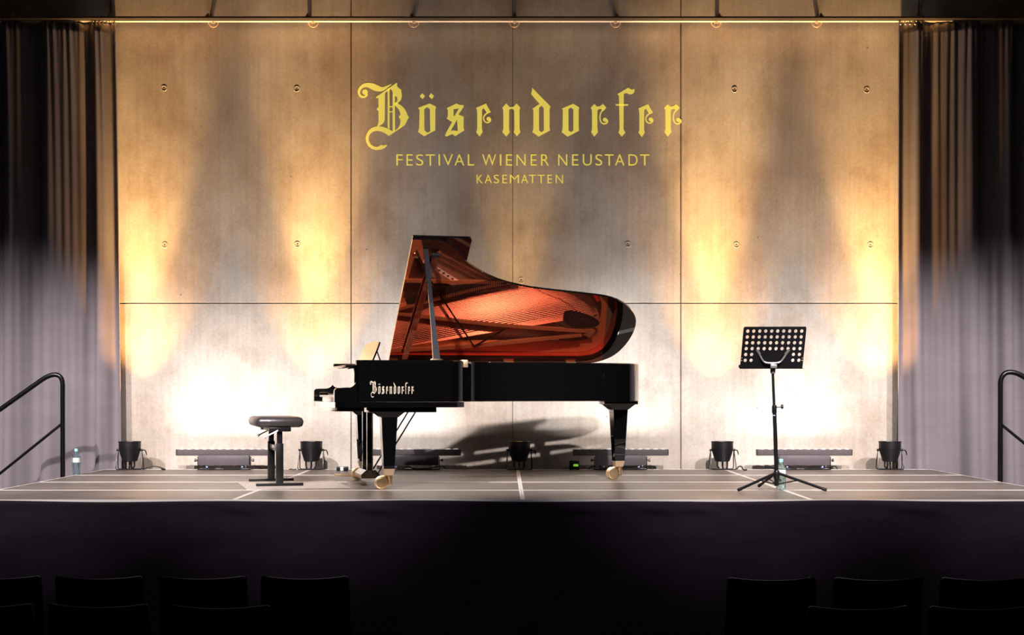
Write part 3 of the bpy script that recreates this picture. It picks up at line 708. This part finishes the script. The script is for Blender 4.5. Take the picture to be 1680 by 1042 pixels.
# ------------------------------------------------------------ music stand
MSX, MSY = PX(1274, 10.95), 10.95
ms = thing('music_stand', 'black music stand with perforated desk on a tripod', 'music stand', (MSX, MSY, ST))
tilt = -.032
MB().tube([(0, 0, .10), (tilt*.35, 0, .48), (tilt*.5, 0, .60)], .0155, 14).build('lower_tube', M_metalb, ms)
MB().tube([(tilt*.5, 0, .58), (tilt*.9, 0, .905)], .0105, 14).build('upper_tube', M_metalb, ms)
cl_ = MB().lathe((tilt*.52, 0, .585), [(.017, 0), (.019, .005), (.019, .05), (.016, .062)], 16).build('clamp', M_metalb, ms)
MB().tube([(tilt*.5+.015, 0, .63), (tilt*.5+.055, 0, .635)], .006, 8).lathe((tilt*.5+.05, 0, .635), [(.013, 0), (.017, .004), (.017, .014), (.012, .018)], 12, 'x').build('clamp_knob', M_metalb, cl_)
MB().tube([(tilt*.5, 0, .566), (tilt*.5, 0, .572)], .0156, 14).build('blue_ring', M_blue, ms)
MB().lathe((0, 0, .085), [(.02, 0), (.024, .01), (.024, .05), (.018, .065)], 16).build('hub', M_metalb, ms)
for i, (fx, fy) in enumerate(((PX(1212, 10.75)-MSX, -.2), (PX(1355, 10.75)-MSX, -.2), (-.085, .27))):
    top = Vector((0, 0, .135)); ft = Vector((fx, fy, .018)); dd_ = ft-top
    l_ = MB().tube([top+dd_*.05, top+dd_*.97], .0108, 10).build('leg', M_metalb, ms)
    MB().tube([ft-dd_*.07, ft+dd_*.01], .013, 10).build('rubber_foot', M_cable, l_)
    MB().tube([Vector((0, 0, .05))+Vector((fx, fy, 0))*.04, top+dd_*.45], .005, 6).build('leg_stay', M_metalb, l_)
MB().lathe((0, 0, .035), [(.017, 0), (.017, .05)], 12).build('lower_hub', M_metalb, ms)
# perforated desk: u right, t up the plate
cols = [(-.2225+.445*(i+.5)/10*1.0) for i in range(10)]
loop = [(-.243, .012), (-.243, .300), (-.236, .312), (.236, .312), (.243, .300), (.243, .012)]
holes = []
for r0 in range(6):
    for c0 in range(10):
        if r0 > 3 and c0 in range(2, 8): continue
        holes.append(disc(-.208+.0463*c0, .280-.0422*r0, .0125, 16))
for x in (-.238, .238):
    for y in (.085, .068): holes.append(disc(x*.988, y, .0035, 8))
V, Fc = filled([[loop]+holes], .0022)
TL = R(15); roll = 0
def deskfn(a, b, c):
    a *= .965; b *= 1.07
    ca, cb = a*math.cos(roll)-b*math.sin(roll), a*math.sin(roll)+b*math.cos(roll)
    return Vector((tilt-.004+ca+.045*(cb-.15), -.035-cb*math.sin(TL)*1.0+c*math.cos(TL)-ca*.05+.03, .944+(cb-.03)*math.cos(TL)+c*math.sin(TL)+.0))
plate = MB().add([deskfn(*v) for v in V], Fc).build('desk', M_metalb, ms, smooth=0)
# paper ledge, bent to the far side
lv = []
for a in (-.245, .245):
    lv += [deskfn(a, .012, 0), deskfn(a, .010, .05), deskfn(a, .024, .052), deskfn(a, .007, .05), deskfn(a, .007, -.002), deskfn(a, .012, -.002)]
MB().add(lv, [(0, 1, 2, 3, 4, 5), (11, 10, 9, 8, 7, 6)]+[(i, (i+1) % 6, 6+(i+1) % 6, 6+i) for i in range(6)]).build('ledge', M_metalb, plate, smooth=0)
bk = MB()
for s in (-1, 1):
    pts = [deskfn(0, .052, -.022), deskfn(s*.05, .056, -.02), deskfn(s*.075, .072, -.016), deskfn(s*.098, .105, -.008), deskfn(s*.112, .125, -.004)]
    bk.tube([tuple(p) for p in catmull([tuple(p) for p in pts], 4)], .0075, 8)
    e = deskfn(s*.115, .125, -.004); bk.tube([deskfn(s*.10, .112, -.004), deskfn(s*.125, .145, -.004)], .011, 8)
bk.build('bracket', M_brk, ms)
MB().lathe((tilt*.92, -.008, .885), [(.015, 0), (.02, .01), (.02, .05), (.014, .06)], 14).build('tilt_joint', M_brk, ms)
MB().box((tilt-.025, -.065, .925), (tilt+.025, -.03, .955), .004).build('tilt_clamp', M_brk, ms)

# ------------------------------------------------------------ PAR uplights
plab = ['black round uplight at the left end, beside the left curtain', 'black round uplight on the deck between stool and piano keyboard',
        'black round uplight behind the piano, glowing amber on the wall', 'black round uplight on the deck just left of the music stand', 'black round uplight at the right end, beside the right curtain']
def make_par():
    r = thing('uplight', '', 'stage light', (0, 0, ST), 0, 'round uplights along the foot of the wall')
    hs = MB().lathe((0, 0, 0), [(.056, .082), (.068, .086), (.078, .12), (.090, .165), (.101, .205), (.104, .212), (.104, .262), (.107, .266), (.107, .276), (.099, .276), (.095, .266), (.0, .264)], 36).build('housing', M_fix, r, smooth=35)
    fb = MB()
    for k in range(24):
        a = 2*PI*k/24; c, s = math.cos(a), math.sin(a)
        t = Vector((-s, c, 0))*.0035; vs = []
        for (rr, z) in ((.070, .088), (.094, .165), (.104, .208), (.098, .208), (.085, .165), (.060, .088)):
            vs.append((rr*c, rr*s, z))
        fb.add([Vector(v)-t for v in vs]+[Vector(v)+t for v in vs], [(0, 1, 2, 3, 4, 5), (11, 10, 9, 8, 7, 6)]+[(i, (i+1) % 6, 6+(i+1) % 6, 6+i) for i in range(6)])
    o = fb.build('cooling_fins', M_fix, hs, smooth=0); o['kind'] = 'stuff'
    for x in (-.05, 0, .045): MB().tube([(x, -.01, .082), (x, -.01, .035), (x*.8, -.03, .022)], .009, 8).build('cable_plug', M_cable, hs)
    for yy in (-.055, .055):
        pts = [(-.112, 0, .19), (-.118, yy*.6, .10), (-.122, yy, .02), (-.112, yy, .008), (.112, yy, .008), (.122, yy, .02), (.118, yy*.6, .10), (.112, 0, .19)]
        MB().tube(pts, .005, 6).build('yoke', M_metalb, r)
    for s in (-1, 1): MB().lathe((s*.112, 0, .192), [(.010, -.012), (.013, 0), (.010, .012)], 12, 'x').build('pivot', M_metalb, r)
    MB().tube([(.12, 0, .19), (.142, 0, .192), (.152, 0, .175), (.158, 0, .145)], [.005, .006, .006, .004], 8).build('locking_lever', M_metalb, r)
    MB().lathe((0, 0, .2665), [(.094, 0), (.088, .004), (0, .006)], 32).build('lens', M_lens, hs, smooth=40)
    return r
proto = None
for i, (px, kind, aim) in enumerate(PARS):
    if proto is None: proto = make_par(); o = proto
    else: o = copy_tree(proto)
    o.location = (PX(px, 13.84), 13.84, ST); o.rotation_euler = (0, 0, R([4, -3, 2, 5, -6][i])); o['label'] = plab[i]
    if kind == 'dim':
        for c in o.children:
            for g in c.children:
                if g.name.startswith('lens'): g.data = g.data.copy(); g.data.materials[0] = M_lensd

# ------------------------------------------------------------ LED battens
blab = ['grey light batten on the deck behind and left of the stool', 'grey light batten behind the front legs of the piano',
        'grey light batten behind the tail leg of the piano', 'grey light batten behind the foot of the music stand']
def make_bat():
    r = thing('light_batten', '', 'stage light', (0, 0, ST), 0, 'light battens along the foot of the wall')
    pr = [(-.026, .135), (.026, .135), (.03, .15), (.03, .188), (.026, .195), (-.026, .195), (-.03, .188), (-.03, .15)]
    bo = MB().prism(pr, lambda a, b: (-.452, a, b), lambda a, b: (.452, a, b))
    for z in (.155, .172): bo.box((-.45, -.033, z), (.45, -.029, z+.007))
    bar_ = bo.build('bar', M_bat, r, smooth=0)
    for s in (-1, 1): MB().prism([(-.031, .137), (.031, .137), (.033, .15), (.033, .195), (-.033, .195), (-.033, .15)], lambda a, b: (s*.452, a, b), lambda a, b: (s*.460, a, b)).build('end_cap', M_metalb, bar_, smooth=0)
    lens0 = None
    for k in range(12):
        x = -.41+.82*k/11
        if lens0 is None: lens0 = MB().lathe((0, 0, .195), [(.024, 0), (.022, .008), (0, .010)], 12).build('lens', M_led, bar_)
        else: lens0 = lens0.copy(); COL.objects.link(lens0)
        lens0.location = (x, 0, 0)
    MB().box((-.245, -.035, .042), (.245, .03, .137), .003).build('driver_box', M_bat, r)
    MB().box((-.25, -.045, 0), (.25, .05, .010), .002).box((-.256, -.02, 0), (-.250, .02, .125), .001).box((.250, -.02, 0), (.256, .02, .125), .001).build('yoke', M_metalb, r)
    for s in (-1, 1):
        MB().lathe((s*.257, 0, .09) if s > 0 else (-.257-.03, 0, .09), [(.006, 0), (.006, .012), (.014, .014), (.014, .03)] if s > 0 else [(.014, 0), (.014, .016), (.006, .018), (.006, .03)], 12, 'x').build('knob', M_metalb, r)
    for x, m in ((-.20, M_cable), (-.165, M_blue), (.175, M_blue), (.21, M_chrome)):
        MB().tube([(x, -.01, .042), (x, -.01, .012)], .010, 10).build('connector', m, r)
    MB().tube(catmull([(-.20, -.03, .02), (-.1, -.05, .012), (-.05, -.04, .03), (.02, -.05, .012), (.15, -.05, .014), (.24, -.04, .03), (.29, -.05, .035), (.31, -.05, .008)], 5), .005, 6).build('cable', M_cable, r)
    return r
proto = None
for i, px in enumerate(BATTENS):
    if proto is None: proto = make_bat(); o = proto
    else: o = copy_tree(proto)
    o.location = (PX(px, 13.93), 13.93, ST); o['label'] = blab[i]

# ------------------------------------------------------------ small things on the deck
bx = thing('display_box', 'small black box with green display on deck under the piano', 'electronics box', (PX(942, 13.88), 13.88, ST))
MB().box((-.048, -.04, .006), (.048, .04, .092), .004).build('case', M_metalb, bx)
MB().box((-.008, -.043, .036), (.036, -.039, .056)).build('screen', M_green, bx)
MB().box((-.001, -.0445, .041), (.006, -.043, .051)).box((.013, -.0445, .041), (.017, -.043, .051)).box((.023, -.0445, .041), (.029, -.043, .051)).build('digits', mat('digit_dark', (.02, .12, .01), .4), bx)
for x in (-.035, .035): MB().box((x-.008, -.03, 0), (x+.008, .03, .007)).build('foot', M_cable, bx)
sb = thing('connector_box', 'tiny black box with white label beside the piano pedals', 'electronics box', (PX(562, 13.7), 13.7, ST))
MB().box((-.055, -.025, 0), (.055, .025, .042), .008).build('case', M_metalb, sb)
MB().box((-.018, -.0275, .004), (.010, -.0245, .040)).build('label_patch', M_whitep, sb)
def cable(pts, label, r=.006):
    o = MB().tube(catmull(pts, 6), r, 8).build('cable', M_cable); tag(o, label, 'cable')
cable([(PX(px, 13.8), 13.8+dy, ST+.007+z) for px, dy, z in ((235, 0, .0), (239, 0, .012), (247, 0, .028), (255, 0, .03), (263, 0, .02), (270, .02, 0), (262, .08, 0))], 'thin black cable looping right of the leftmost uplight')
cable([(PX(px, 13.8), 13.8+dy, ST+.007+z) for px, dy, z in ((1208, -.03, 0), (1211, -.03, .03), (1216, -.03, .028), (1219, -.02, 0), (1224, -.05, 0))], 'short black cable curl right of the uplight by music stand')
cable([(PX(px, 13.85), 13.85+dy, ST+.007+z) for px, dy, z in ((1252, 0, 0), (1256, 0, .035), (1264, 0, .032), (1272, 0, .01), (1276, .02, 0))], 'black cable loop left of the batten behind the music stand')
cable([(PX(px, 13.85), 13.85+dy, ST+.007+z) for px, dy, z in ((966, 0, 0), (970, 0, .026), (977, 0, .03), (984, 0, .012), (990, .02, 0))], 'black cable loop between the green display box and batten')
cable([(PX(px, 13.8), 13.8, ST+.006+z) for px, z in ((474, .002), (478, .006), (481, 0), (486, .006))], 'tiny black cable end left of the uplight by the stool', .005)

def bottle(label, loc, h=.24, r=.037):
    b = thing('water_bottle', label, 'bottle', loc, 0, 'water bottles on the stage')
    k = h/.24
    pr = [(r*.5, 0), (r*.92, .002), (r, .012), (r, .03), (r*.94, .036), (r, .042), (r*.96, .058), (r, .064), (r, .16), (r*.9, .178), (r*.55, .198), (.0135, .206), (.0135, .220)]
    MB().lathe((0, 0, 0), [(a, z*k) for a, z in pr], 28).build('body', M_pet, b, smooth=50)
    MB().lathe((0, 0, 0), [(.016, .216*k), (.0165, .219*k), (.0165, .236*k), (.015, .240*k)], 20).build('cap', M_cap, b)
    la = MB(); rr = r+.0008; n = 24
    for a in range(n+1):
        t = 2*PI*a/n
        for z in (.115, .158): la.v.append((rr*math.cos(t), rr*math.sin(t), z*k))
    for a in range(n): la.f.append([2*a, 2*a+2, 2*a+3, 2*a+1]); la.m.append(0)
    lb = la.build('paper_label', M_label, b, smooth=60)
    return b
bottle('small clear water bottle beside the left handrail post', (PX(125, 13.05), 13.05, ST), .235)
bottle('clear water bottle standing behind the music stand tripod', (PX(1282, 11.0), 11.02, ST), .235)

# ------------------------------------------------------------ handrails
def handrail(label, s, Y, ppx, top, elb, px_far, py_far, lowp, lowfar, ybase):
    x = PX(ppx, Y); r = thing('handrail', label, 'handrail', (x, Y, 0))
    zt_ = PZ(top, Y)
    def rel(px, py): return (PX(px, Y)-x, 0, PZ(py, Y))
    e1 = rel(*elb)
    # post, bend, sloping rail: arc between vertical and slope
    far = rel(px_far, py_far); d = Vector(far)-Vector(e1); d.normalize()
    rr = .085
    # rounded bend
    zc = e1[2]; pts = [(0, 0, .35), (0, 0, zt_-.14)]
    ctrl0 = Vector((0, 0, zt_-.11)); c1 = Vector((0, 0, zt_+.015)); c2 = Vector(e1)+(-d)*.06; c3 = Vector(e1)+d*.06
    for k in range(11):
        t = k/10; pts.append(tuple(ctrl0*(1-t)**3+c1*3*t*(1-t)**2+c2*3*t*t*(1-t)+c3*t**3))
    end = Vector(far)+d*1.2; pts.append(tuple(end))
    # end post of the stair side
    MB().tube(pts, .0215, 16).build('rail', M_railb, r, smooth=50)
    a = Vector(rel(*lowp)); b = Vector(rel(*lowfar)); dd = (b-a).normalized()
    MB().tube([a, a+dd*((end-a).length*.93)], .0125, 12).build('lower_rail', M_railb, r, smooth=50)
    MB().tube([(end.x, 0, 0), (end.x, 0, end.z+.02)], .0215, 14).build('end_post', M_railb, r)
    MB().box((-.03*s-.03, -.04, .55), (-.03*s+.03, .04, .75), .004).build('stage_clamp', M_railb, r)
# post stands just outside each side of the deck
handrail('black tube handrail at the left side of the stage', -1, 12.9, 103, 612, (76, 618), 0, 672, (102, 695), (0, 777), 782)
handrail('black tube handrail at the right side of the stage', 1, 12.2, 1641, 609, (1672, 613), 1700, 633, (1642, 696), (1680, 727), 790)

# ------------------------------------------------------------ audience chairs
def make_chair():
    r = thing('stacking_chair', '', 'chair', (0, 0, 0), 0, 'black chairs of the audience')
    # backrest: rounded, curved in plan, top edge dipping in the middle
    mb = MB(); nx, nz = 18, 14; hw = .213
    def bp(u, t, off):
        # u -1..1, t 0..1 from bottom to top
        z0, z1 = .50, .852-.011*(1-u*u)
        rr = .10
        wlim = 1.0
        if t > .93: wlim = 1-.065*(1-math.sqrt(max(0, 1-((t-.93)/.07)**2)))
        x = u*hw*wlim*(1.0-.035*(1-t)*-1)
        y = -.245-.05*t+.035*(1-u*u)*-1+off
        return (x, y, z0+(z1-z0)*t)
    for off in (0, .022):
        for k in range(nz+1):
            tt = 1-(1-k/nz)**1.6
            for i in range(nx+1): mb.v.append(bp(-1+2*i/nx, tt, off))
    N_ = (nx+1)*(nz+1); q = nx+1
    for k in range(nz):
        for i in range(nx):
            a = k*q+i; mb.f.append([a, a+1, a+q+1, a+q]); mb.m.append(0); a += N_; mb.f.append([a, a+q, a+q+1, a+1]); mb.m.append(0)
    bd = [i for i in range(q)]+[k*q+nx for k in range(1, nz+1)]+[nz*q+i for i in range(nx-1, -1, -1)]+[k*q for k in range(nz-1, 0, -1)]
    for j in range(len(bd)):
        a, b = bd[j], bd[(j+1) % len(bd)]; mb.f.append([a, b, b+N_, a+N_]); mb.m.append(0)
    back = mb.build('backrest', M_chair, r, smooth=50)
    # piping round the visible edge
    edge = [bp(-1, 1-(1-k/nz)**1.6, .002) for k in range(nz+1)]+[bp(-1+2*i/nx, 1, .002) for i in range(1, nx)]+[bp(1, 1-(1-k/nz)**1.6, .002) for k in range(nz, -1, -1)]
    MB().tube([(x, y, z+.0015) for x, y, z in edge], .0022, 6).build('piping', M_chairf, back)
    MB().box((-.215, -.21, .42), (.215, .235, .475), .02).build('seat', M_chair, r, smooth=50)
    for s in (-1, 1):
        MB().tube([(s*.225, .20, .0), (s*.215, .19, .42)], .011, 8).build('leg', M_chairf, r)
        MB().tube([(s*.225, -.30, .0), (s*.205, -.225, .42), (s*.190, -.222, .56)], .011, 8).build('leg', M_chairf, r)
    MB().box((-.21, -.215, .405), (.21, .20, .42)).build('seat_frame', M_chairf, r)
    return r
ch = [(-5, 7.0), (166.5, 7.0), (336, 7.0), (504.5, 7.0), (1261.5, 6.95), (1437.5, 6.95), (1613, 6.95),
      (-32, 6.08), (167.5, 6.08), (365, 6.05), (1403, 6.02), (1603, 6.02)]
clab = ['black front row chair cut off by the left frame edge', 'black front row chair, second from the left', 'black front row chair, third from the left, before the skirt', 'black front row chair left of the centre aisle',
        'black front row chair right of the centre aisle', 'black front row chair, second from the right', 'black front row chair cut off by the right frame edge',
        'black second row chair cut off by the bottom left corner', 'black second row chair, second from the left', 'black second row chair left of the centre aisle',
        'black second row chair right of the centre aisle', 'black second row chair cut off by the bottom right corner']
proto = None
for i, (px, Y) in enumerate(ch):
    if proto is None: proto = make_chair(); o = proto
    else: o = copy_tree(proto)
    yb = Y+.27
    o.location = (PX(px, Y), yb, 0); o['label'] = clab[i]
    o.rotation_euler = (0, 0, R([1, -1, -1.5, -2, 2, 1, .5, 2, -2, -1.5, 2, 1][i]))
